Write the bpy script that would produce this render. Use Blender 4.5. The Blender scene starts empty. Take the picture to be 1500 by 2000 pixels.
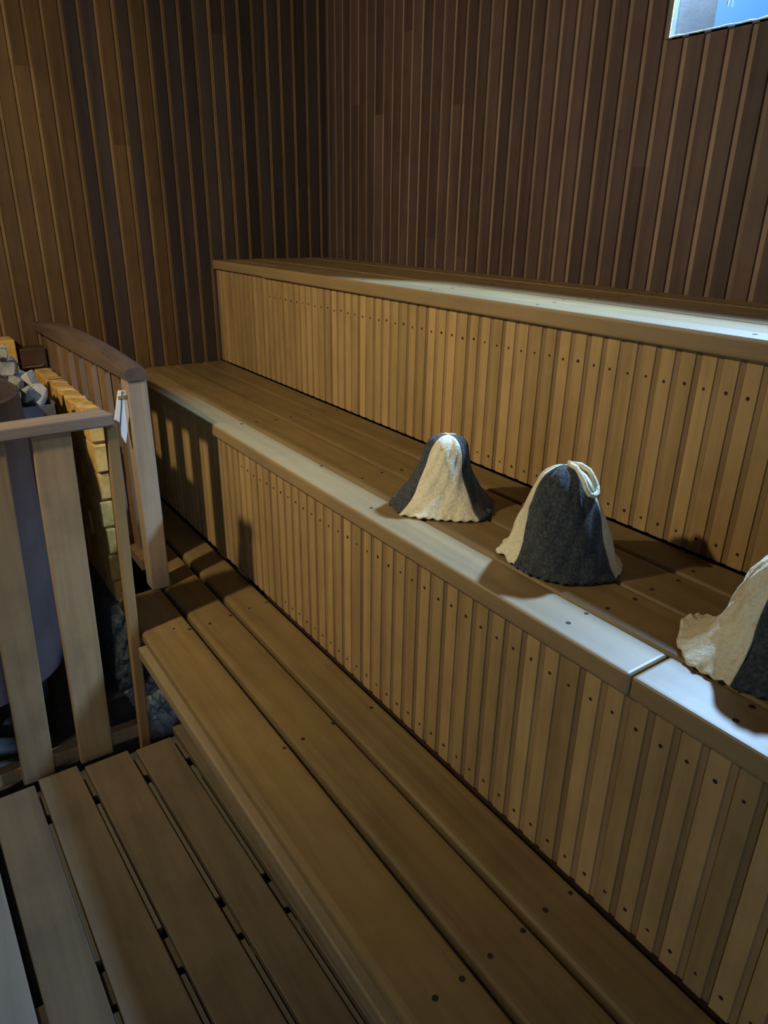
import bpy, bmesh, math, random
from mathutils import Vector, Matrix
random.seed(7)
SC = bpy.context.scene
COL = SC.collection

# ------------------------------------------------------------------ camera, light, exposure
LAMP_POS = (1.75, -2.80, 2.50)
LAMP_POWER = 150.0
LAMP_AIM = (0.85, -0.55, 1.15)
LAMP_ANGLE = 128.0
LAMP_COLOR = (1.0, 0.85, 0.58)
SKY_POS = (2.47, 0.40, 2.86)
SKY_POWER = 165.0
SKY_COLOR = (0.36, 0.62, 1.0)
EXPOSURE = 0.0

cam = bpy.data.cameras.new('camera')
co = bpy.data.objects.new('camera', cam); COL.objects.link(co)
Rr = ((0.571403, 0.820523, 0.015494), (-0.326742, 0.210140, 0.921456), (-0.752820, 0.531585, -0.388174))
r_, u_, f_ = [Vector(v) for v in Rr]
f_.normalize(); r_ = (r_ - f_ * r_.dot(f_)).normalized(); u_ = r_.cross(f_)
mw = Matrix.Identity(4)
for i in range(3):
    mw[i][0] = r_[i]; mw[i][1] = u_[i]; mw[i][2] = -f_[i]
CAM_LOC = (3.50758, -2.07628, 1.72047)
mw.translation = Vector(CAM_LOC)
co.matrix_world = mw
cam.sensor_fit = 'VERTICAL'; cam.sensor_height = 36.0
cam.lens = 1372.72 * 36.0 / 2000.0
cam.clip_start = 0.02
SC.camera = co

w = bpy.data.worlds.new('world'); SC.world = w; w.use_nodes = True
w.node_tree.nodes['Background'].inputs[0].default_value = (0.35, 0.55, 1.0, 1)
w.node_tree.nodes['Background'].inputs[1].default_value = 0.02
SC.view_settings.view_transform = 'Standard'
SC.view_settings.look = 'None'
SC.view_settings.exposure = EXPOSURE
SC.view_settings.gamma = 1.0
SC.view_settings.use_curve_mapping = False
try:
    SC.cycles.use_denoising = True
    SC.cycles.max_bounces = 8
    SC.cycles.sample_clamp_indirect = 4.0
except Exception:
    pass

# daylight that enters through the high window
def aim(o, a, b):
    o.location = a
    o.rotation_euler = (Vector(b) - Vector(a)).to_track_quat('-Z', 'Y').to_euler()
ld = bpy.data.lights.new('window_daylight', 'AREA')
ld.shape = 'DISK'; ld.size = 0.14
ld.energy = SKY_POWER; ld.color = SKY_COLOR
lo = bpy.data.objects.new('window_daylight', ld); COL.objects.link(lo)
aim(lo, SKY_POS, (SKY_POS[0] - 0.25, SKY_POS[1] - 0.75, SKY_POS[2] - 0.70))
# cool fill light added behind the camera, carried by a made-up glazed door
FILL_POWER = 9.0
dl = bpy.data.lights.new('fill_light', 'AREA')
dl.shape = 'RECTANGLE'; dl.size = 0.55; dl.size_y = 1.5
dl.energy = FILL_POWER; dl.color = (0.55, 0.74, 1.0)
dlo = bpy.data.objects.new('fill_light', dl); COL.objects.link(dlo)
aim(dlo, (4.30, -2.45, 1.25), (3.30, -2.45, 1.25))
# the room's own lamp, on the wall behind the photographer
ll = bpy.data.lights.new('lamp_light', 'SPOT')
ll.energy = LAMP_POWER; ll.color = LAMP_COLOR; ll.shadow_soft_size = 0.045
ll.spot_size = math.radians(LAMP_ANGLE); ll.spot_blend = 1.0
llo = bpy.data.objects.new('lamp_light', ll); COL.objects.link(llo)
aim(llo, LAMP_POS, LAMP_AIM)

# ------------------------------------------------------------------ node helpers
def new_mat(name):
    m = bpy.data.materials.new(name); m.use_nodes = True
    nt = m.node_tree
    return m, nt, nt.nodes['Principled BSDF']

def N(nt, t, **kw):
    n = nt.nodes.new(t)
    for k, v in kw.items(): setattr(n, k, v)
    return n

def ramp(nt, stops):
    n = nt.nodes.new('ShaderNodeValToRGB')
    e = n.color_ramp.elements
    e[0].position, e[0].color = stops[0][0], (*stops[0][1], 1)
    e[1].position, e[1].color = stops[-1][0], (*stops[-1][1], 1)
    for p, c in stops[1:-1]:
        x = e.new(p); x.color = (*c, 1)
    return n

def mul(c, k): return tuple(min(1, a * k) for a in c)

def wood(name, base, axis='X', rough=0.5, var=0.35, grain=0.35, dirt=0.35, dirtcol=(0.03, 0.02, 0.012), spec=0.5, tone=False, bump=0.12):
    """planks: long streaky grain along one axis, board to board tone, blotchy grime"""
    m, nt, b = new_mat(name); L = nt.links
    tc = N(nt, 'ShaderNodeTexCoord'); oi = N(nt, 'ShaderNodeObjectInfo')
    add = N(nt, 'ShaderNodeVectorMath', operation='MULTIPLY_ADD')
    comb = N(nt, 'ShaderNodeCombineXYZ')
    for k in range(3): L.new(oi.outputs['Random'], comb.inputs[k])
    add.inputs[1].default_value = (17.3, 9.1, 23.7)
    L.new(comb.outputs[0], add.inputs[0]); L.new(tc.outputs['Object'], add.inputs[2])
    mp = N(nt, 'ShaderNodeMapping')
    s = {'X': (1.6, 26, 26), 'Y': (26, 1.6, 26), 'Z': (26, 26, 1.6)}[axis]
    mp.inputs['Scale'].default_value = s
    vec = add.outputs[0]
    if tone:
        at = N(nt, 'ShaderNodeAttribute', attribute_name='tone')
        sh = N(nt, 'ShaderNodeVectorMath', operation='MULTIPLY_ADD')
        sh.inputs[1].default_value = (31.0, 47.0, 13.0)
        L.new(at.outputs['Color'], sh.inputs[0]); L.new(vec, sh.inputs[2]); vec = sh.outputs[0]
    L.new(vec, mp.inputs[0])
    n1 = N(nt, 'ShaderNodeTexNoise'); n1.inputs['Scale'].default_value = 1.0; n1.inputs['Detail'].default_value = 7
    n1.inputs['Roughness'].default_value = 0.62; n1.inputs['Distortion'].default_value = 0.35
    L.new(mp.outputs[0], n1.inputs['Vector'])
    r1 = ramp(nt, [(0.28, mul(base, 1 - grain)), (0.52, base), (0.78, mul(base, 1 + grain * 0.7))])
    L.new(n1.outputs[0], r1.inputs[0])
    # blotches
    n2 = N(nt, 'ShaderNodeTexNoise'); n2.inputs['Scale'].default_value = 5.5; n2.inputs['Detail'].default_value = 5
    n2.inputs['Roughness'].default_value = 0.65
    L.new(vec, n2.inputs['Vector'])
    r2 = N(nt, 'ShaderNodeMapRange'); r2.inputs[1].default_value = 0.45; r2.inputs[2].default_value = 0.85
    r2.inputs[3].default_value = 0.0; r2.inputs[4].default_value = dirt
    L.new(n2.outputs[0], r2.inputs[0])
    mx = N(nt, 'ShaderNodeMix', data_type='RGBA')
    L.new(r2.outputs[0], mx.inputs['Factor']); L.new(r1.outputs[0], mx.inputs['A'])
    mx.inputs['B'].default_value = (*dirtcol, 1)
    # tone
    mr = N(nt, 'ShaderNodeMapRange'); mr.inputs[3].default_value = 1 - var; mr.inputs[4].default_value = 1 + var
    L.new(at.outputs['Fac'] if tone else oi.outputs['Random'], mr.inputs[0])
    hs = N(nt, 'ShaderNodeHueSaturation')
    L.new(mr.outputs[0], hs.inputs['Value']); L.new(mx.outputs['Result'], hs.inputs['Color'])
    L.new(hs.outputs[0], b.inputs['Base Color'])
    rr = N(nt, 'ShaderNodeMapRange'); rr.inputs[3].default_value = rough - 0.09; rr.inputs[4].default_value = rough + 0.12
    L.new(n2.outputs[0], rr.inputs[0]); L.new(rr.outputs[0], b.inputs['Roughness'])
    b.inputs['Specular IOR Level'].default_value = spec
    bp = N(nt, 'ShaderNodeBump'); bp.inputs['Strength'].default_value = bump; bp.inputs['Distance'].default_value = 0.004
    L.new(n1.outputs[0], bp.inputs['Height']); L.new(bp.outputs[0], b.inputs['Normal'])
    return m

def noisy(name, stops, scale=30, rough=0.8, bump=0.4, dist=0.004, metal=0.0, spec=0.5, sheen=0.0, detail=6):
    m, nt, b = new_mat(name); L = nt.links
    tc = N(nt, 'ShaderNodeTexCoord'); oi = N(nt, 'ShaderNodeObjectInfo')
    add = N(nt, 'ShaderNodeVectorMath', operation='ADD')
    L.new(tc.outputs['Object'], add.inputs[0]); L.new(oi.outputs['Random'], add.inputs[1])
    n1 = N(nt, 'ShaderNodeTexNoise'); n1.inputs['Scale'].default_value = scale; n1.inputs['Detail'].default_value = detail
    n1.inputs['Roughness'].default_value = 0.65
    L.new(add.outputs[0], n1.inputs['Vector'])
    r = ramp(nt, stops); L.new(n1.outputs[0], r.inputs[0]); L.new(r.outputs[0], b.inputs['Base Color'])
    b.inputs['Roughness'].default_value = rough; b.inputs['Metallic'].default_value = metal
    b.inputs['Specular IOR Level'].default_value = spec
    if sheen:
        b.inputs['Sheen Weight'].default_value = sheen; b.inputs['Sheen Roughness'].default_value = 0.5
    bp = N(nt, 'ShaderNodeBump'); bp.inputs['Strength'].default_value = bump; bp.inputs['Distance'].default_value = dist
    L.new(n1.outputs[0], bp.inputs['Height']); L.new(bp.outputs[0], b.inputs['Normal'])
    return m

WALL_FACE = wood('wall_board_wood', (0.115, 0.062, 0.024), 'Z', 0.52, 0.30, 0.35, 0.55, (0.03, 0.017, 0.012), 0.35, tone=True)
WALL_GROOVE = wood('wall_groove_wood', (0.23, 0.14, 0.06), 'Z', 0.6, 0.25, 0.3, 0.45, (0.06, 0.035, 0.02), 0.3, tone=True)
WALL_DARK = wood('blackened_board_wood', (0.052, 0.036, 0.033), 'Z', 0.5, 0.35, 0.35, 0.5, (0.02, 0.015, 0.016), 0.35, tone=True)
BACK_FACE = wood('back_wall_board_wood', (0.088, 0.052, 0.042), 'Z', 0.55, 0.30, 0.4, 0.6, (0.035, 0.02, 0.018), 0.35, tone=True)
BACK_GROOVE = wood('back_wall_groove_wood', (0.235, 0.155, 0.105), 'Z', 0.6, 0.25, 0.3, 0.5, (0.08, 0.05, 0.035), 0.3, tone=True)
RISER = wood('riser_wood', (0.42, 0.27, 0.105), 'Z', 0.5, 0.17, 0.28, 0.38, (0.12, 0.06, 0.025), 0.4, tone=True)
RISER_GROOVE = wood('riser_groove_wood', (0.29, 0.18, 0.078), 'Z', 0.6, 0.2, 0.25, 0.4, (0.06, 0.03, 0.02), 0.3, tone=True)
SEAT = wood('seat_wood', (0.235, 0.155, 0.058), 'X', 0.46, 0.14, 0.3, 0.55, (0.12, 0.06, 0.025), 0.5)
SEAT_TOP = wood('top_seat_wood', (0.34, 0.23, 0.10), 'X', 0.48, 0.12, 0.25, 0.5, (0.13, 0.07, 0.04), 0.35)
APRON = wood('apron_wood', (0.30, 0.22, 0.115), 'X', 0.5, 0.05, 0.3, 0.4, (0.13, 0.08, 0.05), 0.5)
NOSE = wood('nosing_wood', (0.31, 0.205, 0.085), 'X', 0.48, 0.06, 0.18, 0.45, (0.15, 0.09, 0.05), 0.8)
DECK = wood('deck_wood', (0.15, 0.108, 0.06), 'X', 0.6, 0.18, 0.25, 0.5, (0.05, 0.035, 0.022), 0.35)
DECK_LATH = wood('lath_wood', (0.15, 0.125, 0.08), 'X', 0.55, 0.1, 0.2, 0.3, (0.1, 0.08, 0.05), 0.4)
DECK_DARK = wood('dimmed_deck_wood', (0.125, 0.08, 0.04), 'X', 0.6, 0.05, 0.25, 0.5, (0.04, 0.03, 0.02), 0.3)  # darker, redder colour dims the window light that lands on this plank
DECK_GREY = wood('daylight_grey_deck_wood', (0.19, 0.155, 0.11), 'X', 0.55, 0.05, 0.2, 0.4, (0.12, 0.1, 0.08), 0.4)  # some of the window light's grey is put into this plank colour
FENCE_V = wood('fence_slat_wood', (0.36, 0.235, 0.115), 'Z', 0.55, 0.15, 0.25, 0.5, (0.09, 0.05, 0.03), 0.4)
FENCE_H = wood('fence_rail_wood', (0.25, 0.20, 0.165), 'Y', 0.55, 0.08, 0.3, 0.4, (0.1, 0.07, 0.06), 0.4)
STAKE = wood('stake_wood', (0.36, 0.21, 0.08), 'Z', 0.5, 0.05, 0.25, 0.4, (0.1, 0.05, 0.03), 0.4)
POST = wood('post_wood', (0.36, 0.26, 0.16), 'Z', 0.5, 0.05, 0.3, 0.35, (0.14, 0.08, 0.05), 0.4, bump=0.3)
RAIL = wood('handrail_wood', (0.13, 0.085, 0.06), 'X', 0.42, 0.05, 0.4, 0.6, (0.03, 0.022, 0.025), 0.6)
BAL = wood('baluster_wood', (0.20, 0.115, 0.055), 'Z', 0.5, 0.2, 0.3, 0.4, (0.05, 0.03, 0.025), 0.4)
CHIP = wood('orange_block_wood', (0.36, 0.17, 0.06), 'Z', 0.5, 0.05, 0.2, 0.2)
DARKWOOD = wood('dark_box_wood', (0.07, 0.035, 0.02), 'Y', 0.5, 0.05, 0.3, 0.3)
NAIL = noisy('nail_rust', [(0.3, (0.012, 0.006, 0.004)), (0.7, (0.04, 0.02, 0.012))], 200, 0.7, 0.2)
FELT_CREAM = noisy('cream_felt', [(0.3, (0.72, 0.61, 0.37)), (0.5, (0.86, 0.77, 0.51)), (0.72, (0.92, 0.86, 0.64))], 130, 0.95, 0.9, 0.004, 0, 0.1, 0.4, 4)
FELT_DARK = noisy('charcoal_felt', [(0.3, (0.022, 0.026, 0.028)), (0.5, (0.05, 0.055, 0.055)), (0.75, (0.11, 0.12, 0.12))], 160, 0.95, 0.9, 0.004, 0, 0.1, 0.3, 4)
BRICK = noisy('yellow_firebrick', [(0.25, (0.34, 0.19, 0.045)), (0.5, (0.58, 0.345, 0.085)), (0.75, (0.68, 0.44, 0.14))], 22, 0.85, 0.4, 0.004)
MORTAR = noisy('pale_mortar', [(0.3, (0.38, 0.25, 0.10)), (0.7, (0.58, 0.42, 0.20))], 40, 0.9, 0.5)
PLASTER = noisy('dark_rough_plaster', [(0.3, (0.02, 0.03, 0.035)), (0.6, (0.07, 0.085, 0.09)), (0.8, (0.18, 0.19, 0.19))], 35, 0.7, 1.0, 0.01)
CONCRETE = noisy('damp_concrete', [(0.3, (0.05, 0.05, 0.045)), (0.7, (0.14, 0.135, 0.12))], 12, 0.6, 0.4)
STEEL = noisy('purple_grey_steel', [(0.3, (0.085, 0.06, 0.055)), (0.7, (0.13, 0.095, 0.085))], 5, 0.5, 0.05, 0.002, 0.25)
STEELIN = noisy('rusty_steel_inside', [(0.3, (0.03, 0.02, 0.018)), (0.7, (0.07, 0.045, 0.04))], 18, 0.8, 0.3)
SHEET = noisy('grey_sheet_metal', [(0.3, (0.16, 0.17, 0.19)), (0.7, (0.3, 0.31, 0.34))], 14, 0.4, 0.2, 0.003, 0.6)
STONE = noisy('grey_stove_stone', [(0.25, (0.09, 0.09, 0.09)), (0.5, (0.19, 0.185, 0.18)), (0.75, (0.31, 0.30, 0.28))], 18, 0.85, 0.6, 0.005)
STONE_L = noisy('pale_stove_stone', [(0.25, (0.24, 0.23, 0.20)), (0.75, (0.46, 0.43, 0.37))], 20, 0.85, 0.6, 0.005)
STONE_R = noisy('red_brick_chunk', [(0.25, (0.30, 0.13, 0.10)), (0.75, (0.48, 0.25, 0.19))], 25, 0.9, 0.6, 0.005)
FOIL = noisy('crumpled_foil', [(0.3, (0.38, 0.40, 0.44)), (0.7, (0.66, 0.69, 0.74))], 20, 0.4, 0.4, 0.004, 0.15)
PALE = noisy('lit_patch_white', [(0.3, (0.66, 0.66, 0.64)), (0.7, (0.8, 0.8, 0.78))], 10, 0.7, 0.1)
FRAME = noisy('window_frame_metal', [(0.3, (0.3, 0.31, 0.33)), (0.7, (0.5, 0.51, 0.54))], 12, 0.3, 0.05, 0.002, 0.8)
REVEAL = noisy('window_reveal_boards', [(0.3, (0.014, 0.009, 0.005)), (0.7, (0.025, 0.017, 0.009))], 9, 0.55, 0.3, 0.01, 0.0)
BEAD = noisy('white_bead', [(0.3, (0.7, 0.7, 0.7)), (0.7, (0.85, 0.85, 0.85))], 90, 0.6, 0.5)
IRON = noisy('black_iron', [(0.3, (0.02, 0.02, 0.022)), (0.7, (0.06, 0.06, 0.06))], 60, 0.5, 0.2, 0.002, 0.7)
CEIL = wood('ceiling_wood', (0.11, 0.06, 0.03), 'X', 0.6, 0.2, 0.3, 0.4, tone=True)

FILM, nt, b = new_mat('window_film')
out = nt.nodes['Material Output']
tr = N(nt, 'ShaderNodeBsdfTransparent'); tr.inputs[0].default_value = (0.93, 0.96, 1, 1)
gl = N(nt, 'ShaderNodeBsdfGlossy'); gl.inputs['Roughness'].default_value = 0.15; gl.inputs[0].default_value = (0.8, 0.85, 0.9, 1)
mx = N(nt, 'ShaderNodeMixShader'); mx.inputs[0].default_value = 0.08; nt.links.new(tr.outputs[0], mx.inputs[1]); nt.links.new(gl.outputs[0], mx.inputs[2])
nt.links.new(mx.outputs[0], out.inputs['Surface']); nt.nodes.remove(b)

def emit(name, col, s):
    m, nt, b = new_mat(name)
    b.inputs['Base Color'].default_value = (0.01, 0.01, 0.01, 1); b.inputs['Emission Color'].default_value = (*col, 1)
    b.inputs['Emission Strength'].default_value = s
    return m
SKYPANE = emit('daylit_outer_pane', (0.05, 0.30, 1.0), 1.0)
FILLPANE = emit('fill_door_pane', (0.30, 0.42, 0.6), 0.6)
BULB = emit('lit_bulb', LAMP_COLOR, 6.0)

# ------------------------------------------------------------------ object helpers
def empty(name, loc, label=None, cat=None, group=None, kind=None):
    o = bpy.data.objects.new(name, None); COL.objects.link(o)
    o.location = loc; o.empty_display_size = 0.1
    tag(o, label, cat, group, kind); return o

def tag(o, label=None, cat=None, group=None, kind=None):
    if label: o['label'] = label
    if cat: o['category'] = cat
    if group: o['group'] = group
    if kind: o['kind'] = kind
    return o

def world_of(p):
    v = Vector((0, 0, 0))
    while p is not None:
        v += p.location; p = p.parent
    return v

def obj(name, bm, mats, parent=None, origin=None, smooth=False, label=None):
    """vertices in bm are in world space"""
    if not isinstance(mats, (list, tuple)): mats = [mats]
    if origin is None:
        xs = [v.co for v in bm.verts]
        mn = Vector([min(c[i] for c in xs) for i in range(3)]); mxv = Vector([max(c[i] for c in xs) for i in range(3)])
        origin = (mn + mxv) / 2; origin.z = mn.z
    origin = Vector(origin)
    bmesh.ops.translate(bm, verts=bm.verts, vec=-origin)
    bmesh.ops.recalc_face_normals(bm, faces=bm.faces)
    me = bpy.data.meshes.new(name); bm.to_mesh(me); bm.free()
    for m in mats: me.materials.append(m)
    if smooth:
        for p in me.polygons: p.use_smooth = True
    o = bpy.data.objects.new(name, me); COL.objects.link(o)
    o.parent = parent
    o.location = origin - world_of(parent)
    if label: o['label'] = label
    return o

def add_box(bm, a, b, bevel=0.0, seg=2, mi=0):
    a = Vector(a); b = Vector(b)
    m = Matrix.Translation((a + b) / 2) @ Matrix.Diagonal((*(b - a), 1))
    r = bmesh.ops.create_cube(bm, size=1, matrix=m)
    vs = r['verts']
    fs = set(f for v in vs for f in v.link_faces)
    for f in fs: f.material_index = mi
    if bevel:
        es = list(set(e for v in vs for e in v.link_edges))
        bmesh.ops.bevel(bm, geom=es, offset=bevel, segments=seg, affect='EDGES', profile=0.6)
    return vs

def box(a, b, bevel=0.0, seg=2):
    bm = bmesh.new(); add_box(bm, a, b, bevel, seg); return bm

def quad_prism(pts, z0, z1, bevel=0.0, seg=2):
    """plan polygon extruded in z"""
    bm = bmesh.new()
    lo = [bm.verts.new((x, y, z0)) for x, y in pts]; hi = [bm.verts.new((x, y, z1)) for x, y in pts]
    n = len(pts)
    bm.faces.new(lo[::-1]); bm.faces.new(hi)
    for i in range(n): bm.faces.new((lo[i], lo[(i + 1) % n], hi[(i + 1) % n], hi[i]))
    if bevel: bmesh.ops.bevel(bm, geom=list(bm.edges), offset=bevel, segments=seg, affect='EDGES', profile=0.6)
    return bm

def hexa(bot, top, bevel=0.0, seg=2):
    bm = bmesh.new()
    lo = [bm.verts.new(p) for p in bot]; hi = [bm.verts.new(p) for p in top]; n = len(lo)
    bm.faces.new(lo[::-1]); bm.faces.new(hi)
    for i in range(n): bm.faces.new((lo[i], lo[(i + 1) % n], hi[(i + 1) % n], hi[i]))
    bmesh.ops.recalc_face_normals(bm, faces=bm.faces)
    if bevel: bmesh.ops.bevel(bm, geom=list(bm.edges), offset=bevel, segments=seg, affect='EDGES', profile=0.6)
    return bm

def tube(pts, r, sides=8, bm=None):
    bm = bm or bmesh.new(); rings = []
    pts = [Vector(p) for p in pts]
    rs = r if isinstance(r, (list, tuple)) else [r] * len(pts)
    for i, p in enumerate(pts):
        t = (pts[min(i + 1, len(pts) - 1)] - pts[max(i - 1, 0)]).normalized()
        a = t.orthogonal().normalized() if i == 0 else (pa - t * pa.dot(t)).normalized()
        pa = a; c = t.cross(a)
        rings.append([bm.verts.new(p + (a * math.cos(k * 2 * math.pi / sides) + c * math.sin(k * 2 * math.pi / sides)) * rs[i]) for k in range(sides)])
    for i in range(len(rings) - 1):
        for k in range(sides):
            bm.faces.new((rings[i][k], rings[i][(k + 1) % sides], rings[i + 1][(k + 1) % sides], rings[i + 1][k]))
    bm.faces.new(rings[0][::-1]); bm.faces.new(rings[-1])
    return bm

# ------------------------------------------------------------------ panelling: boards with a face and a recessed strip
def panel(u0, u1, z0, z1, pitch, phase, prof, place, holes=(), cuts=(1, 3), dark=None):
    """prof: [(offset in board, depth, mat)], place(u, depth, z) -> point"""
    bm = bmesh.new()
    lay = bm.faces.layers.float.new('tone')
    rnd = random.Random(int(1000 * (u0 + u1 + z1 + pitch)))
    k0 = math.floor((u0 - phase) / pitch) - 1
    k = k0
    while phase + k * pitch < u1:
        s = phase + k * pitch; k += 1
        # vertical pieces with their own tone
        nj = rnd.randint(*cuts); zs = sorted([z0, z1] + [z0 + (z1 - z0) * rnd.random() for _ in range(nj - 1)])
        tones = [rnd.random() for _ in range(len(zs) - 1)]
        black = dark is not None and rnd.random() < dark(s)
        for (o0, d0, _), (o1, d1, mi) in zip(prof, prof[1:]):
            a, c = s + o0, s + o1
            if c <= u0 or a >= u1: continue
            da, dc = d0, d1
            if a < u0: da = d0 + (d1 - d0) * (u0 - a) / max(1e-6, c - a); a = u0
            if c > u1: dc = d0 + (d1 - d0) * (u1 - s - o0) / max(1e-6, o1 - o0); c = u1
            for (za, zb), tn in zip(zip(zs, zs[1:]), tones):
                spans = [(za, zb)]
                for hu0, hu1, hz0, hz1 in holes:
                    if (a + c) / 2 > hu0 and (a + c) / 2 < hu1:
                        ns = []
                        for p, q in spans:
                            if q <= hz0 or p >= hz1: ns.append((p, q)); continue
                            if p < hz0: ns.append((p, hz0))
                            if q > hz1: ns.append((hz1, q))
                        spans = ns
                for p, q in spans:
                    f = bm.faces.new([bm.verts.new(place(*t)) for t in ((a, da, p), (c, dc, p), (c, dc, q), (a, da, q))])
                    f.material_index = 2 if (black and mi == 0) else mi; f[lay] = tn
    return bm

P_W = 0.0695
WPROF = [(0, 0, 0), (0.049, 0, 0), (0.0515, 0.006, 0), (0.0655, 0.007, 1), (0.0662, 0.012, 1), (0.0685, 0.012, 1), (0.0690, 0.002, 1), (P_W, 0, 0)]
P_R = 0.0496
RPROF = [(0, 0, 0), (0.0335, 0, 0), (0.0352, 0.003, 1), (0.0466, 0.0035, 1), (0.0470, 0.008, 1), (0.0480, 0.008, 1), (0.0483, 0.001, 1), (P_R, 0, 0)]
RX, FY, ZC = 4.35, -3.05, 2.95     # room: x 0..RX, y FY..0
WIN = (1.985, 2.85, 2.214, 2.53)
ADDED_SHAFT = (0.60, 3.05)   # depth and top of the unseen shaft added to shape the window light

def flip(bm):
    bmesh.ops.reverse_faces(bm, faces=bm.faces); return bm

tag(obj('wall_back', panel(0, RX, 0, ZC, P_W, 0.156 - 0.0585, WPROF, lambda u, d, z: (u, d, z), holes=[WIN]), [BACK_FACE, BACK_GROOVE]), kind='structure')
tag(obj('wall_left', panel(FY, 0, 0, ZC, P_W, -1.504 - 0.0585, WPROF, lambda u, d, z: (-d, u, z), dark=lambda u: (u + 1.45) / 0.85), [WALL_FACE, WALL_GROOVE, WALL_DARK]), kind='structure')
tag(obj('wall_right', panel(FY, 0, 0, ZC, P_W, 0, WPROF, lambda u, d, z: (RX + d, u, z)), [WALL_FACE, WALL_GROOVE]), kind='structure')
tag(obj('wall_front', panel(0, RX, 0, ZC, P_W, 0, WPROF, lambda u, d, z: (u, FY - d, z)), [WALL_FACE, WALL_GROOVE]), kind='structure')
tag(obj('ceiling', panel(FY, 0, 0, RX, P_W, 0, WPROF, lambda u, d, z: (z, u, ZC + d)), [CEIL, CEIL]), kind='structure')
tag(obj('floor', box((-0.02, FY - 0.02, -0.08), (RX + 0.02, 0.02, 0)), CONCRETE), kind='structure')

# window: a high recess in the back wall behind a torn plastic film
win = empty('window_1', (2.4, 0, WIN[2]), 'small high window with crinkled film at the top of the back wall', None, None, 'structure')
x0, x1, z0, z1 = WIN
wd, wt = ADDED_SHAFT
bm = bmesh.new()
for a, c in (((x0 - 0.006, 0.013, z0), (x0, 0.20, wt)), ((x1, 0.013, z0), (x1 + 0.006, wd, wt)), ((x0, 0.0, z0 - 0.006), (x1, wd, z0)),
             ((x0, 0.013, wt), (x1, wd, wt + 0.006)), ((x0, 0.013, z1), (x1, 0.03, wt))):
    add_box(bm, a, c)
obj('reveal', bm, REVEAL, win)
bm = bmesh.new()
add_box(bm, (x0 - 0.016, -0.012, z0 - 0.004), (x0 + 0.004, 0.01, z1 + 0.016), 0.003)
add_box(bm, (x1 - 0.004, -0.012, z0 - 0.004), (x1 + 0.016, 0.01, z1 + 0.016), 0.003)
add_box(bm, (x0 - 0.016, -0.012, z1), (x1 + 0.016, 0.01, z1 + 0.016), 0.003)
obj('frame', bm, FRAME, win)
bm = bmesh.new(); add_box(bm, (x0, wd, z0), (x1, wd + 0.01, wt)); add_box(bm, (x0 - 0.006, 0.20, z0), (x0, wd, wt))
obj('outer_pane', bm, SKYPANE, win)
# film, slightly rippled
bm = bmesh.new(); nx, nz = 26, 16; g = []
for i in range(nx + 1):
    row = []
    for j in range(nz + 1):
        x = x0 + (x1 - x0) * i / nx; z = z0 + (z1 - z0) * j / nz
        row.append(bm.verts.new((x, 0.018 + 0.006 * math.sin(19 * x + 3 * z) + 0.004 * math.sin(41 * x), z)))
    g.append(row)
for i in range(nx):
    for j in range(nz): bm.faces.new((g[i][j], g[i + 1][j], g[i + 1][j + 1], g[i][j + 1]))
obj('film', bm, FILM, win, smooth=True)
rnd = random.Random(3)
pts = [(x0 + 0.004 + (x1 - x0) * t / 40, -0.004 - 0.004 * rnd.random(), z0 + 0.002 * rnd.random()) for t in range(41)]
obj('film_edge_bead', tube(pts, [0.0012 + 0.0022 * rnd.random() for _ in pts], 6), BEAD, win)
pts = [(2.145 + 0.004 * rnd.random(), 0.004, z0 + 0.05 + 0.02 * t) for t in range(13)]
obj('film_seam', tube(pts, [0.0012 + 0.003 * rnd.random() for _ in pts], 6), BEAD, win)

# glazed door in the right wall, unseen, added to carry the fill light
dr = empty('fill_door_1', (RX - 0.02, -2.45, 0.0), 'unseen glazed door added in the right wall for fill light', None, None, 'structure')
bm = bmesh.new()
for a, c in (((RX - .035, -2.85, 0.0), (RX - .003, -2.74, 2.1)), ((RX - .035, -2.16, 0.0), (RX - .003, -2.05, 2.1)), ((RX - .035, -2.74, 1.99), (RX - .003, -2.16, 2.1)), ((RX - .035, -2.74, 0.0), (RX - .003, -2.16, 0.5))):
    add_box(bm, a, c, 0.003)
obj('fill_door_frame', bm, FENCE_V, dr)
obj('fill_door_glass', box((RX - .022, -2.74, 0.5), (RX - .014, -2.16, 1.99)), FILLPANE, dr)
obj('handle', tube([(RX - .036, -2.79, 1.0), (RX - .07, -2.79, 1.02), (RX - .07, -2.79, 1.12), (RX - .036, -2.79, 1.14)], 0.008), IRON, dr)

# ------------------------------------------------------------------ benches
XR = 4.33
def disc_nail(r=0.0046, h=0.0012, ax='y'):
    bm = bmesh.new()
    bmesh.ops.create_cone(bm, cap_ends=True, segments=8, radius1=r, radius2=r * 0.8, depth=h)
    if ax == 'y': bmesh.ops.rotate(bm, verts=bm.verts, matrix=Matrix.Rotation(math.pi / 2, 3, 'X'))
    me = bpy.data.meshes.new('nail'); bm.to_mesh(me); bm.free(); me.materials.append(NAIL); return me
NAIL_ME = disc_nail(); SCREW_ME = disc_nail(0.0062, 0.0012, 'z')
def put(name, me, parent, loc, s=1.0):
    o = bpy.data.objects.new(name, me); COL.objects.link(o); o.parent = parent
    o.location = Vector(loc) - world_of(parent); o.scale = (s, s, s); return o

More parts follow.
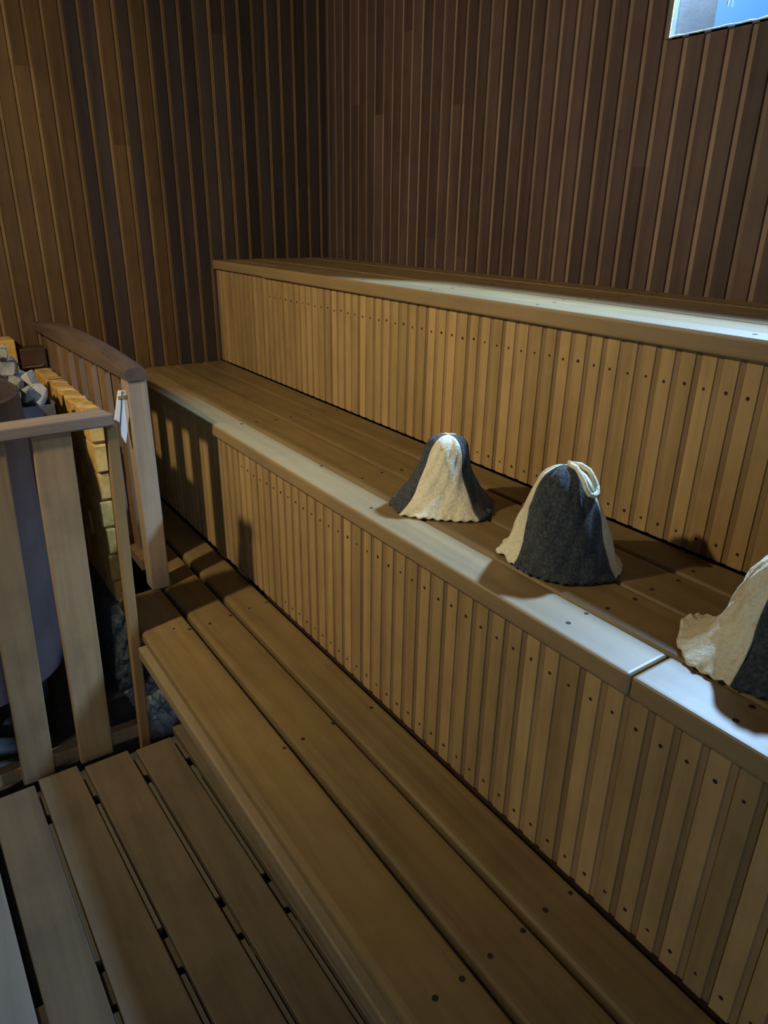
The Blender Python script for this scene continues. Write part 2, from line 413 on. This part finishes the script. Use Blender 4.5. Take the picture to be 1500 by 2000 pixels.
def riser(parent, y, z0, z1, phase, nails, name='front_panel'):
    bm = panel(0.006, XR, z0, z1, P_R, phase, RPROF, lambda u, d, z: (u, y + d, z), cuts=(1, 1))
    o = obj(name, bm, [RISER, RISER_GROOVE], parent)
    for z, xa, xb in nails:
        k = math.ceil((xa - phase) / P_R)
        while phase + k * P_R < xb:
            x = phase + k * P_R + 0.0165 + random.uniform(-.002, .002); k += 1
            put('nail', NAIL_ME, o, (x, y - 0.0004, z + random.uniform(-.003, .003)), random.uniform(.75, 1.1))
    return o

def seat(parent, x0, x1, y0, y1, zt, th, mat=SEAT, bev=0.007, screws=(), name='seat_board', y0b=None, y1b=None):
    y0b = y0 if y0b is None else y0b; y1b = y1 if y1b is None else y1b
    o = obj(name, quad_prism([(x0, y0), (x1, y0b), (x1, y1b), (x0, y1)], zt - th, zt, bev, 3), mat, parent, smooth=False)
    for sx, sy in screws: put('screw', SCREW_ME, o, (sx, sy, zt + 0.0003), random.uniform(.75, 1.1))
    return o

# top tier
B = empty('sauna_bench', (2.1, -0.33, 0), 'highest wooden bench tier along the back wall, slatted front under it', 'bench')
seat(B, 0.004, 0.55, -0.668, -0.581, 1.508, 0.042, NOSE, 0.008, name='nosing_board')
seat(B, 0.552, XR, -0.672, -0.581, 1.51, 0.045, NOSE, 0.008, [(1.70, -.634), (2.158, -.636), (2.744, -.62), (1.30, -.63)], name='nosing_board')
ys = [-0.578, -0.440, -0.295, -0.150, -0.006]
for i, (a, c) in enumerate(zip(ys, ys[1:])):
    seat(B, 0.004, XR, a + 0.002, c - 0.002, 1.508 + (0.0015 if i % 2 else 0), 0.028, SEAT_TOP, 0.005,
         [(x, a + 0.03 + 0.02 * random.random()) for x in (1.69, 2.13, 2.74)] + [(x, c - 0.03) for x in (1.65, 2.10)])
riser(B, -0.65, 1.018, 1.466, 2.129 - 0.0165, [(1.388, 0.55, 3.05), (1.052, 1.75, 2.95)])
obj('carcass', box((0.01, -0.60, 0.0), (XR - 0.02, -0.015, 1.44)), DARKWOOD, B)

# middle tier
B = empty('sauna_bench', (2.1, -0.9, 0), 'middle wooden bench tier that carries the felt hats', 'bench')
seat(B, 0.004, 2.944, -1.168, -1.0585, 1.016, 0.044, NOSE, 0.008, [(2.77, -1.071), (2.774, -1.127), (1.185, -1.076), (1.743, -1.066), (2.101, -1.124), (2.113, -1.07)], name='nosing_board')
seat(B, 2.9475, XR, -1.168, -1.0585, 1.016, 0.044, NOSE, 0.008, [(3.109, -1.128), (3.105, -1.075), (3.0, -1.072)], name='nosing_board')
ys = [-1.0555, -0.914, -0.768, -0.6515]
for i, (a, c) in enumerate(zip(ys, ys[1:])):
    seat(B, 0.004, XR, a + 0.002, c - 0.002, 1.016 - 0.001 * (i == 1), 0.028, SEAT, 0.012,
         [(x, a + 0.035) for x in (1.19, 1.90, 2.78)] + [(x, c - 0.03) for x in (1.20, 1.89, 2.787)])
riser(B, -1.146, 0.465, 0.974, 2.759 - 0.0165 + 0.002, [(0.904, 1.3, 3.3), (0.508, 1.6, 3.3)])
obj('carcass', box((0.01, -1.10, 0.0), (XR - 0.02, -0.66, 0.98)), DARKWOOD, B)

# low step bench
B = empty('sauna_bench', (2.4, -1.36, 0), 'lowest step bench of three broad gapped boards along the foot of the tiers', 'bench')
JX = (1.53, 2.20, 2.91, 3.6)
seat(B, 1.20, XR, -1.593, -1.441, 0.463, 0.04, SEAT, 0.016, [(1.505, -1.497), (1.535, -1.456), (2.206, -1.457), (2.912, -1.529), (2.913, -1.468)])
o = obj('seat_board', quad_prism([(0.05, -1.428), (XR, -1.428), (XR, -1.294), (0.05, -1.294)], 0.423, 0.463, 0.016, 3), SEAT, B)
for sx, sy in [(1.54, -1.387), (1.529, -1.31), (2.203, -1.401), (2.194, -1.305), (2.91, -1.397), (2.908, -1.311)]: put('screw', SCREW_ME, o, (sx, sy, 0.4633))
obj('bearer', box((1.13, -1.48, 0.36), (1.235, -1.15, 0.4225)), DARKWOOD, B)
obj('leg', box((1.15, -1.33, 0.0), (1.22, -1.28, 0.365)), DARKWOOD, B)
seat(B, 0.02, XR, -1.281, -1.152, 0.463, 0.04, SEAT, 0.016, [(1.52, -1.236), (1.517, -1.17), (2.197, -1.183), (2.902, -1.243), (2.904, -1.172)])
obj('apron', box((1.482, -1.613, 0.378), (XR, -1.574, 0.4215), 0.006), APRON, B)
for x in JX:
    obj('bearer', box((x - 0.025, -1.57, 0.375), (x + 0.025, -1.15, 0.4225)), DARKWOOD, B)
    obj('leg', box((x - 0.025, -1.33, 0.0), (x + 0.025, -1.28, 0.38)), DARKWOOD, B)

# ------------------------------------------------------------------ duckboard on the floor
D = empty('duckboard', (2.5, -1.8, 0.0), 'wooden duckboard of wide gapped planks lying on the floor', 'duckboard')
DX = 3.75
def slat(x0, a0, b0, a1, b1, mat=DECK):
    k = (DX - x0)
    obj('plank', quad_prism([(x0, a0), (DX, a1), (DX, b1), (x0, b0)], 0.052, 0.08, 0.004, 2), mat, D)
slat(1.50, -1.541, -1.410, -1.490, -1.350)
slat(1.545, -1.680, -1.563, -1.600, -1.512)
slat(1.530, -1.838, -1.702, -1.745, -1.622)
slat(1.510, -1.972, -1.857, -1.940, -1.768)
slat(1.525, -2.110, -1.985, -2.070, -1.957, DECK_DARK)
slat(1.500, -2.260, -2.128, -2.220, -2.090, DECK_GREY)
slat(1.500, -2.400, -2.275, -2.360, -2.240)
for (ya, yb) in ((-1.552, -1.501), (-1.691, -1.611), (-1.8475, -1.7565), (-1.9785, -1.9485)):   # narrow laths seen in the gaps
    f_y = lambda x: ya + (yb - ya) * (x - 1.53) / (DX - 1.53)
    for xa, xb in ((1.70, 2.20), (2.345, 2.87), (3.02, 3.5)):
        obj('lath', quad_prism([(xa, f_y(xa) - .0055), (xb, f_y(xb) - .0055), (xb, f_y(xb) + .0055), (xa, f_y(xa) + .0055)], 0.0, 0.066), DECK_LATH, D)
for x in (1.60, 2.27, 2.95, 3.6):
    obj('batten', box((x - 0.045, -2.40, 0.0), (x + 0.045, -1.39, 0.0525)), DECK, D)

# ------------------------------------------------------------------ guard fence in front of the stove
G = empty('guard_fence', (1.475, -1.9, 0), 'rough wooden guard fence with wide upright slats in front of the stove', 'fence')
def lean_slat(name, x, yb0, yb1, zb, yt0, yt1, zt, th, mat, bev=0.004, parent=G):
    return obj(name, hexa([(x - th, yb0, zb), (x, yb0, zb), (x, yb1, zb), (x - th, yb1, zb)],
                          [(x - th, yt0, zt), (x, yt0, zt), (x, yt1, zt), (x - th, yt1, zt)], bev), mat, parent)
lean_slat('slat', 1.475, -1.838, -1.735, 0.045, -1.809, -1.706, 1.165, 0.024, FENCE_V)
lean_slat('slat', 1.475, -2.010, -1.917, 0.045, -1.965, -1.872, 1.165, 0.024, FENCE_V)
lean_slat('slat', 1.475, -2.190, -2.095, 0.045, -2.140, -2.045, 1.165, 0.024, FENCE_V)
lean_slat('slat', 1.475, -2.370, -2.275, 0.045, -2.32, -2.225, 1.165, 0.024, FENCE_V)
lean_slat('corner_stake', 1.475, -1.645, -1.612, 0.0, -1.612, -1.580, 1.158, 0.035, STAKE)
obj('top_rail', hexa([(1.40, -2.45, 1.152), (1.485, -2.45, 1.152), (1.485, -1.588, 1.158), (1.40, -1.592, 1.158)],
                     [(1.405, -2.45, 1.184), (1.482, -2.45, 1.184), (1.482, -1.590, 1.194), (1.405, -1.606, 1.194)], 0.005), FENCE_H, G)
obj('bottom_rail', box((1.41, -2.45, 0.05), (1.449, -1.60, 0.10), 0.004), FENCE_V, G)

# ------------------------------------------------------------------ railing between stove and benches
R = empty('railing', (1.19, -1.441, 0.463), 'worn railing with square post, dark handrail and flat balusters on the lowest bench', 'railing')
obj('post', box((1.155, -1.474, 0.4635), (1.222, -1.408, 1.225), 0.005), POST, R)
bm = bmesh.new(); rings = []
for i in range(15):
    t = i / 14; x = 1.226 - 1.218 * t; yc = -1.442 - 0.050 * t
    top = 1.264 - 0.004 * t + 0.034 * math.sin(math.pi * min(1, t * 0.95)) ** 0.8; bot = 1.222 + 0.006 * t; hw = 0.036
    prof = [(-hw, bot + .006), (-hw + .006, bot), (hw - .006, bot), (hw, bot + .006), (hw, top - .016), (hw - .006, top - .006), (hw - .018, top), (-hw + .018, top), (-hw + .006, top - .006), (-hw, top - .016)]
    rings.append([bm.verts.new((x, yc + a, z)) for a, z in prof])
for i in range(14):
    for k in range(10): bm.faces.new((rings[i][k], rings[i][(k + 1) % 10], rings[i + 1][(k + 1) % 10], rings[i + 1][k]))
bm.faces.new(rings[0]); bm.faces.new(rings[-1][::-1])
obj('handrail', bm, RAIL, R)
obj('bottom_rail', box((0.006, -1.485, 0.52), (1.157, -1.452, 0.565), 0.003), BAL, R)
for x in (0.06, 0.215, 0.37, 0.525, 0.68, 0.835, 0.99):
    y = -1.442 - 0.05 * (1.226 - x) / 1.218
    obj('baluster', hexa([(x, y - .010, .55), (x + .083, y - .010, .55), (x + .083, y + .012, .55), (x, y + .012, .55)],
                         [(x, y - .010, 1.236), (x + .083, y - .010, 1.236), (x + .083, y + .012, 1.236), (x, y + .012, 1.236)], 0.003), BAL, R)

# ------------------------------------------------------------------ low brick wall beside the stove
K = empty('brick_wall', (0.52, -1.53, 0), 'low yellow brick wall between the stove and the railing', 'brick wall')
bm = bmesh.new(); rb = random.Random(5)
nz = 7; h = 0.107
for c in range(nz):
    z = 0.33 + c * h; n = 5
    off = 0 if c % 2 else -0.105
    for k in range(-1, n + 1):
        xa = max(0.025, 0.03 + off + k * 0.223); xb = 0.03 + off + (k + 1) * 0.223 - 0.011
        if xb > 0.98: xb = 1.03 + rb.uniform(-.008, .008)
        if xb - xa < 0.04: continue
        j = rb.uniform(-.004, .004)
        add_box(bm, (xa, -1.565 + j, z + 0.010), (xb, -1.502 + j * 0.5, z + h), 0.004, 1)
obj('brickwork', bm, BRICK, K)
obj('mortar', box((0.028, -1.560, 0.33), (1.012, -1.506, 1.071)), MORTAR, K)
bm = bmesh.new()
for i in range(0, 11):   # mortar smears across the coping bricks
    x = 0.05 + i * 0.098
    add_box(bm, (x, -1.563, 1.0795), (x + 0.024, -1.504, 1.0815), 0.0008, 1)
obj('coping_mortar', bm, MORTAR, K)
# rough plinth
bm = bmesh.new(); rp = random.Random(11); prof = []
N1, N2 = 26, 12; g = []
for i in range(N1 + 1):
    row = []
    for j in range(N2 + 1):
        t = j / N2; z = 0.36 * t
        ang = i / N1
        # perimeter path: left side, front end, right side
        L = [(0.03, -1.60), (1.06, -1.60), (1.10, -1.535), (1.06, -1.47), (0.03, -1.47)]
        seg = ang * 4; s = min(3, int(seg)); q = seg - s
        x = L[s][0] + (L[s + 1][0] - L[s][0]) * q; y = L[s][1] + (L[s + 1][1] - L[s][1]) * q
        fl = (1 - t) * 0.05
        n = Vector((x - 0.6, (y + 1.535) * 6, 0)).normalized() if s in (1, 2) else Vector((0, -1 if s == 0 else 0.3, 0))
        d = fl + rp.uniform(-.010, .010)
        row.append(bm.verts.new((x + n.x * d, y + n.y * d * 0.7, z + rp.uniform(-.006, .006) * (0 < j < N2))))
    g.append(row)
for i in range(N1):
    for j in range(N2): bm.faces.new((g[i][j], g[i + 1][j], g[i + 1][j + 1], g[i][j + 1]))
bm.faces.new([r[-1] for r in g])
obj('plinth', bm, PLASTER, K, label='dark rough plastered foot of the wall')

# ------------------------------------------------------------------ stove
T = empty('sauna_stove', (0.9, -2.05, 0), 'purple grey steel drum stove with a stone basket behind the guard fence', 'stove')
cx, cy, R0 = 0.97, -2.088, 0.335
bm = bmesh.new(); S = 40
rows = [(R0, 0.24), (R0, 1.19), (R0 - 0.008, 1.196), (R0 - 0.012, 1.19), (R0 - 0.012, 1.085)]
g = [[bm.verts.new((cx + r * math.cos(2 * math.pi * k / S), cy + r * math.sin(2 * math.pi * k / S), z)) for k in range(S)] for r, z in rows]
for i in range(len(rows) - 1):
    for k in range(S):
        f = bm.faces.new((g[i][k], g[i][(k + 1) % S], g[i + 1][(k + 1) % S], g[i + 1][k])); f.material_index = 1 if i >= 2 else 0
f = bm.faces.new(g[-1]); f.material_index = 1
bm.faces.new(g[0][::-1])
obj('drum', bm, [STEEL, STEELIN], T, smooth=False)
for dx, dy in ((-.2, -.2), (.2, -.2), (-.2, .2), (.2, .2)):
    obj('leg', box((cx + dx - .025, cy + dy - .025, 0), (cx + dx + .025, cy + dy + .025, 0.245)), IRON, T)
bm = bmesh.new(); q = 0.006
bx0, bx1, by0, by1, bz0, bz1 = 0.36, 0.985, -2.40, -1.648, 0.80, 1.122
add_box(bm, (bx1 - q, -1.775, bz0), (bx1, by1, bz1)); add_box(bm, (bx0, by0, bz0), (bx0 + q, by1, bz1))
add_box(bm, (bx0, by1 - q, bz0), (bx1, by1, bz1)); add_box(bm, (bx0, by0, bz0), (bx1, by0 + q, bz1))
add_box(bm, (bx0, by0, bz0), (bx1, by1, bz0 + q))
obj('stone_basket', bm, SHEET, T)

def rock(c, r, sq, mat, seed, name='stove_stone'):
    rn = random.Random(seed); bm = bmesh.new()
    for _ in range(16):
        v = Vector((rn.gauss(0, 1), rn.gauss(0, 1), rn.gauss(0, 1))).normalized() * rn.uniform(.85, 1.1)
        bm.verts.new((c[0] + v.x * r * sq[0], c[1] + v.y * r * sq[1], c[2] + v.z * r * sq[2]))
    res = bmesh.ops.convex_hull(bm, input=bm.verts)
    bmesh.ops.delete(bm, geom=[e for e in res['geom_interior'] if isinstance(e, bmesh.types.BMVert)], context='VERTS')
    bmesh.ops.bevel(bm, geom=list(bm.edges), offset=r * 0.07, segments=1, affect='EDGES')
    return obj(name, bm, mat)
STONES = [  # centre, radius, squash, material, label
    ((0.90, -1.690, 1.135), 0.052, (.9, .8, .95), STONE_L, 'large pale angular stove stone at the near corner of the basket'),
    ((0.78, -1.680, 1.170), 0.046, (1, .75, .9), STONE_L, 'pale blocky stove stone against the inner basket wall, beyond the large corner one'),
    ((0.93, -1.722, 1.155), 0.032, (.9, .8, 1.3), STONE, 'tall grey stove stone standing beside the drum rim'),
    ((0.84, -1.738, 1.180), 0.045, (1.4, .6, .8), STONE, 'long grey stove stone sloping up along the drum'),
    ((0.70, -1.735, 1.200), 0.048, (1.3, .8, .7), STONE, 'grey stove stone wedged between drum and basket wall'),
    ((0.64, -1.790, 1.235), 0.050, (.9, 1.2, .55), STONE, 'flat blue grey stove stone lying on the drum rim'),
    ((0.58, -1.735, 1.235), 0.036, (1, .8, 1.1), STONE_L, 'small pale rounded stove stone on top of the pile'),
    ((0.60, -1.695, 1.150), 0.045, (1.1, .7, 1), STONE, 'dark grey stove stone low at the far end of the basket'),
    ((0.48, -1.720, 1.160), 0.055, (1, 1, 1), STONE, 'grey stove stone in the far back corner of the basket'),
    ((0.92, -1.700, 1.060), 0.050, (1, .8, .8), STONE, 'grey stove stone buried under the large pale corner stone'),
    ((0.74, -1.700, 1.080), 0.060, (1.2, .7, .9), STONE, 'grey stove stone under the pile against the basket wall'),
    ((0.52, -1.85, 1.20), 0.055, (1, 1, .8), STONE, 'grey stove stone behind the drum rim'),
    ((0.84, -1.950, 1.117), 0.060, (1.3, 1.1, .5), STONE_R, 'pinkish red brick chunk inside the mouth of the drum'),
    ((0.95, -1.860, 1.120), 0.055, (1, 1.1, .6), STONE_R, 'dull red brick chunk nearest in the mouth of the drum'),
]
for i, (c, r, sq, m, lb) in enumerate(STONES):
    tag(rock(c, r, sq, m, 40 + i), lb, 'stone', 'stones heaped on the stove')

# ------------------------------------------------------------------ felt bath hats
def interp(tab, a, period=None):
    if period:
        tab = sorted(tab); tab = [(tab[-1][0] - period, tab[-1][1])] + tab + [(tab[0][0] + period, tab[0][1])]
        while a < tab[0][0]: a += period
        while a > tab[-1][0]: a -= period
    for (p, u), (q2, v) in zip(tab, tab[1:]):
        if p <= a <= q2:
            t = (a - p) / (q2 - p) if q2 > p else 0
            t = t * t * (3 - 2 * t) if period else t
            return u + (v - u) * t
    return tab[-1][1]

def hat(center, H, base, prof, seams, cols, lean, label, z=1.0185, ridge=(0, 1.0), lift=()):
    cx, cy = center
    Hh = empty('felt_bath_hat', (cx, cy, z), label, 'hat', 'felt bath hats on the middle bench')
    def pt(a, t):
        s = interp(prof, t)
        rb = interp(base, a, 360)
        rm = sum(v for _, v in base) / len(base)
        k = max(0, 1 - t * 1.6)
        r = s * (rb * k + rm * (1 - k))
        # a crease at each seam
        for sm in seams:
            d = abs((a - sm + 180) % 360 - 180)
            r *= 1 + 0.035 * math.exp(-(d / 7) ** 2) * (1 - t)
        # upper part pressed into a ridge
        ar = math.radians(a - ridge[0])
        sq = 1 - (1 - ridge[1]) * t
        x, y = r * math.cos(ar), r * math.sin(ar) * sq
        rr = math.radians(ridge[0])
        X = x * math.cos(rr) - y * math.sin(rr); Y = x * math.sin(rr) + y * math.cos(rr)
        dz = 0.0
        if t < 0.08:
            dz += 0.0028 * (1 - t / 0.08) * (1 + math.sin(math.radians(a) * 34))
            for la, lw, lh in lift:
                d = abs((a - la + 180) % 360 - 180)
                dz += lh * math.exp(-(d / lw) ** 2) * (1 - t / 0.08)
        wob = 0.0022 * math.sin(a * 0.11 + t * 9) + 0.0016 * math.sin(a * 0.27 - t * 15)
        f = 1 + wob / max(r, 0.02)
        return (cx + X * f + lean[0] * t * t, cy + Y * f + lean[1] * t * t, z + 0.001 + H * t + dz)
    ts = [0, .02, .04, .08, .13, .19, .26, .34, .43, .52, .61, .70, .78, .85, .905, .945, .975, .993, 1.0]
    n = len(seams)
    for i in range(n):
        a0 = seams[i]; a1 = seams[(i + 1) % n]
        if a1 <= a0: a1 += 360
        m = max(10, int((a1 - a0) / 2.0))
        bm = bmesh.new(); gr = []
        for t in ts:
            gr.append([bm.verts.new(pt(a0 + (a1 - a0) * k / m, t)) for k in range(m + 1)])
        for p in range(len(ts) - 1):
            for k in range(m): bm.faces.new((gr[p][k], gr[p][k + 1], gr[p + 1][k + 1], gr[p + 1][k]))
        bmesh.ops.remove_doubles(bm, verts=bm.verts, dist=0.0002)
        c = cols[i]
        o = obj('panel', bm, FELT_CREAM if c == 'c' else FELT_DARK, Hh, smooth=True, label='cream felt panel' if c == 'c' else 'charcoal felt panel')
        md = o.modifiers.new('thickness', 'SOLIDIFY'); md.thickness = 0.004; md.offset = -1
    return Hh, pt

HP1 = [(0, 1.0), (.04, .95), (.10, .86), (.25, .72), (.4, .60), (.56, .51), (.7, .455), (.82, .41), (.92, .335), (.97, .25), (.993, .13), (1, 0.0)]
HP2 = [(0, 1.0), (.04, .96), (.10, .88), (.26, .80), (.4, .745), (.53, .68), (.68, .59), (.79, .49), (.9, .36), (.96, .23), (.99, .11), (1, 0.0)]
HP3 = [(0, 1.0), (.04, .95), (.10, .86), (.20, .68), (.34, .57), (.5, .51), (.65, .47), (.8, .42), (.9, .34), (.96, .25), (.99, .14), (1, 0.0)]
hat((2.180, -0.950), 0.190, [(-88, .139), (-44, .118), (0, .143), (45, .138), (90, .135), (135, .12), (180, .14), (226, .138)], HP1,
    [-88, 0, 90, 180], ['c', 'd', 'c', 'd'], (0.006, 0.004), 'felt hat furthest along the middle bench, cream gore facing out', ridge=(45, 0.85))
H2, pt2 = hat((2.590, -0.950), 0.226, [(-130, .118), (-110, .105), (-47, .108), (16, .125), (45, .138), (90, .125), (140, .13), (216, .143)], HP2,
    [-110, 16, 100, 190], ['d', 'c', 'd', 'c'], (-0.010, -0.010), 'felt hat with hanging loop in the middle of the three, dark gore facing out', ridge=(45, 0.9))
hat((3.05, -0.945), 0.205, [(-85, .116), (-40, .118), (10, .14), (60, .14), (110, .135), (173, .14), (212, .142), (235, .135)], HP3,
    [-85, 10, 90, 160], ['d', 'c', 'd', 'c'], (0.006, 0.004), 'felt hat cut off by the right edge of the photo, cream gore to its left', ridge=(45, 0.9), lift=[(185, 22, 0.022)])
# hanging loop of the second hat
loop = []
axis2 = Vector((2.582, -0.958, 0))
def off(a, t, d):
    p = Vector(pt2(a, t)); n = Vector((p.x - axis2.x, p.y - axis2.y, 0.03 + 0.25 * max(0, t - 0.8))).normalized()
    return p + n * d
for a, t, d in ((60, .995, .004), (52, .96, .010), (45, .91, .014), (38, .86, .014), (30, .81, .012), (20, .775, .009), (8, .765, .007), (-2, .785, .007), (-5, .83, .009), (-4, .88, .010), (0, .93, .009), (10, .965, .007), (20, .99, .005)):
    loop.append(off(a, t, d))
bm = tube(loop, 0.0056, 8)
obj('hanging_loop', bm, FELT_CREAM, H2, smooth=True, label='cream felt hanging loop')

# ------------------------------------------------------------------ lit patch wedge by the post, pier and box behind the stove
bm = bmesh.new()
KX = 1.212
kp = [(-1.498, 1.193), (-1.4755, 1.190), (-1.4755, 1.109), (-1.497, 1.019), (-1.524, 1.089)]
lo_ = [bm.verts.new((KX - 0.012, y, z)) for y, z in kp]; hi_ = [bm.verts.new((KX, y, z)) for y, z in kp]
bm.faces.new(lo_[::-1]); bm.faces.new(hi_)
for a in range(5): bm.faces.new((lo_[a], lo_[(a + 1) % 5], hi_[(a + 1) % 5], hi_[a]))
kite = obj('lit_patch_wedge', bm, PALE, R, label='tapered pale board standing in for a window lit patch')  # added board, its pale colour stands in for a patch lit by the window
obj('lit_patch_dark_line', hexa([(KX + .0002, -1.5130, 1.060), (KX + .0012, -1.5130, 1.060), (KX + .0012, -1.5105, 1.060), (KX + .0002, -1.5105, 1.060)],
                      [(KX + .0002, -1.4890, 1.191), (KX + .0012, -1.4890, 1.191), (KX + .0012, -1.4865, 1.191), (KX + .0002, -1.4865, 1.191)]), IRON, kite)
obj('brown_band', box((KX + .0002, -1.503, 1.168), (KX + .0025, -1.4757, 1.177)), CHIP, kite)

Q = empty('brick_pier', (0.08, -2.0, 0), 'yellow brick pier behind the stove against the left wall, partly hidden by stones', 'brick wall')
bm = bmesh.new()
for c in range(11):
    z = 0.02 + c * 0.1085
    for k in range(4):
        a = -2.50 + k * 0.223 + (0.11 if c % 2 else 0); e = min(-1.625, a + 0.214)
        if e - a > 0.05: add_box(bm, (0.02, a, z + 0.008), (0.135, e, z + 0.1085), 0.006, 2)
obj('brickwork', bm, BRICK, Q)
obj('mortar', box((0.022, -2.46, 0.0), (0.128, -1.632, 1.205)), MORTAR, Q)
X = empty('wooden_box', (0.07, -1.56, 1.083), 'small dark wooden box with wire handle on far end of the brick wall', 'box')
obj('body', box((0.018, -1.612, 1.083), (0.118, -1.508, 1.168), 0.004), DARKWOOD, X)
obj('handle', tube([(0.119, -1.600, 1.092), (0.127, -1.598, 1.092), (0.128, -1.540, 1.094), (0.127, -1.526, 1.100), (0.119, -1.524, 1.106)], 0.0022, 6), SHEET, X, label='pale wire handle')

# ------------------------------------------------------------------ odds and ends round the stove
bm = bmesh.new(); rf = random.Random(21); nx, ny = 26, 20; g = []
for i in range(nx + 1):
    row = []
    for j in range(ny + 1):
        x = 1.08 + 0.36 * i / nx; y = -1.60 + 0.22 * j / ny
        e = min(i, nx - i, j, ny - j) / 4
        row.append(bm.verts.new((x + rf.uniform(-.006, .006), y + rf.uniform(-.005, .005), 0.004 + min(1, e) * (0.02 + rf.uniform(0, .028)) + 0.02 * math.exp(-((i - 13) / 7) ** 2) * min(1, e))))
    g.append(row)
for i in range(nx):
    for j in range(ny): bm.faces.new((g[i][j], g[i + 1][j], g[i + 1][j + 1], g[i][j + 1]))
tag(obj('foil_sheet', bm, FOIL), 'crumpled grey foil on the floor under the end of the lowest bench', 'foil')
tag(obj('wood_block', box((1.385, -1.588, 1.075), (1.425, -1.560, 1.150), 0.003), CHIP, G), None)

# ------------------------------------------------------------------ lamp on the wall behind the photographer
lx, ly, lz = LAMP_POS
W = empty('wall_lamp', (lx, FY, lz), 'round bulb lamp on the wall behind the stove side', 'lamp')
obj('base', box((lx - .06, FY, lz - .06), (lx + .06, FY + .05, lz + .06), 0.01), IRON, W)
obj('stem', tube([(lx, FY + .05, lz), (lx, ly - .12, lz)], 0.015), IRON, W)
bm = bmesh.new(); bmesh.ops.create_uvsphere(bm, u_segments=20, v_segments=12, radius=0.04, matrix=Matrix.Translation((lx, ly - 0.085, lz)))
obj('bulb', bm, BULB, W, smooth=True)
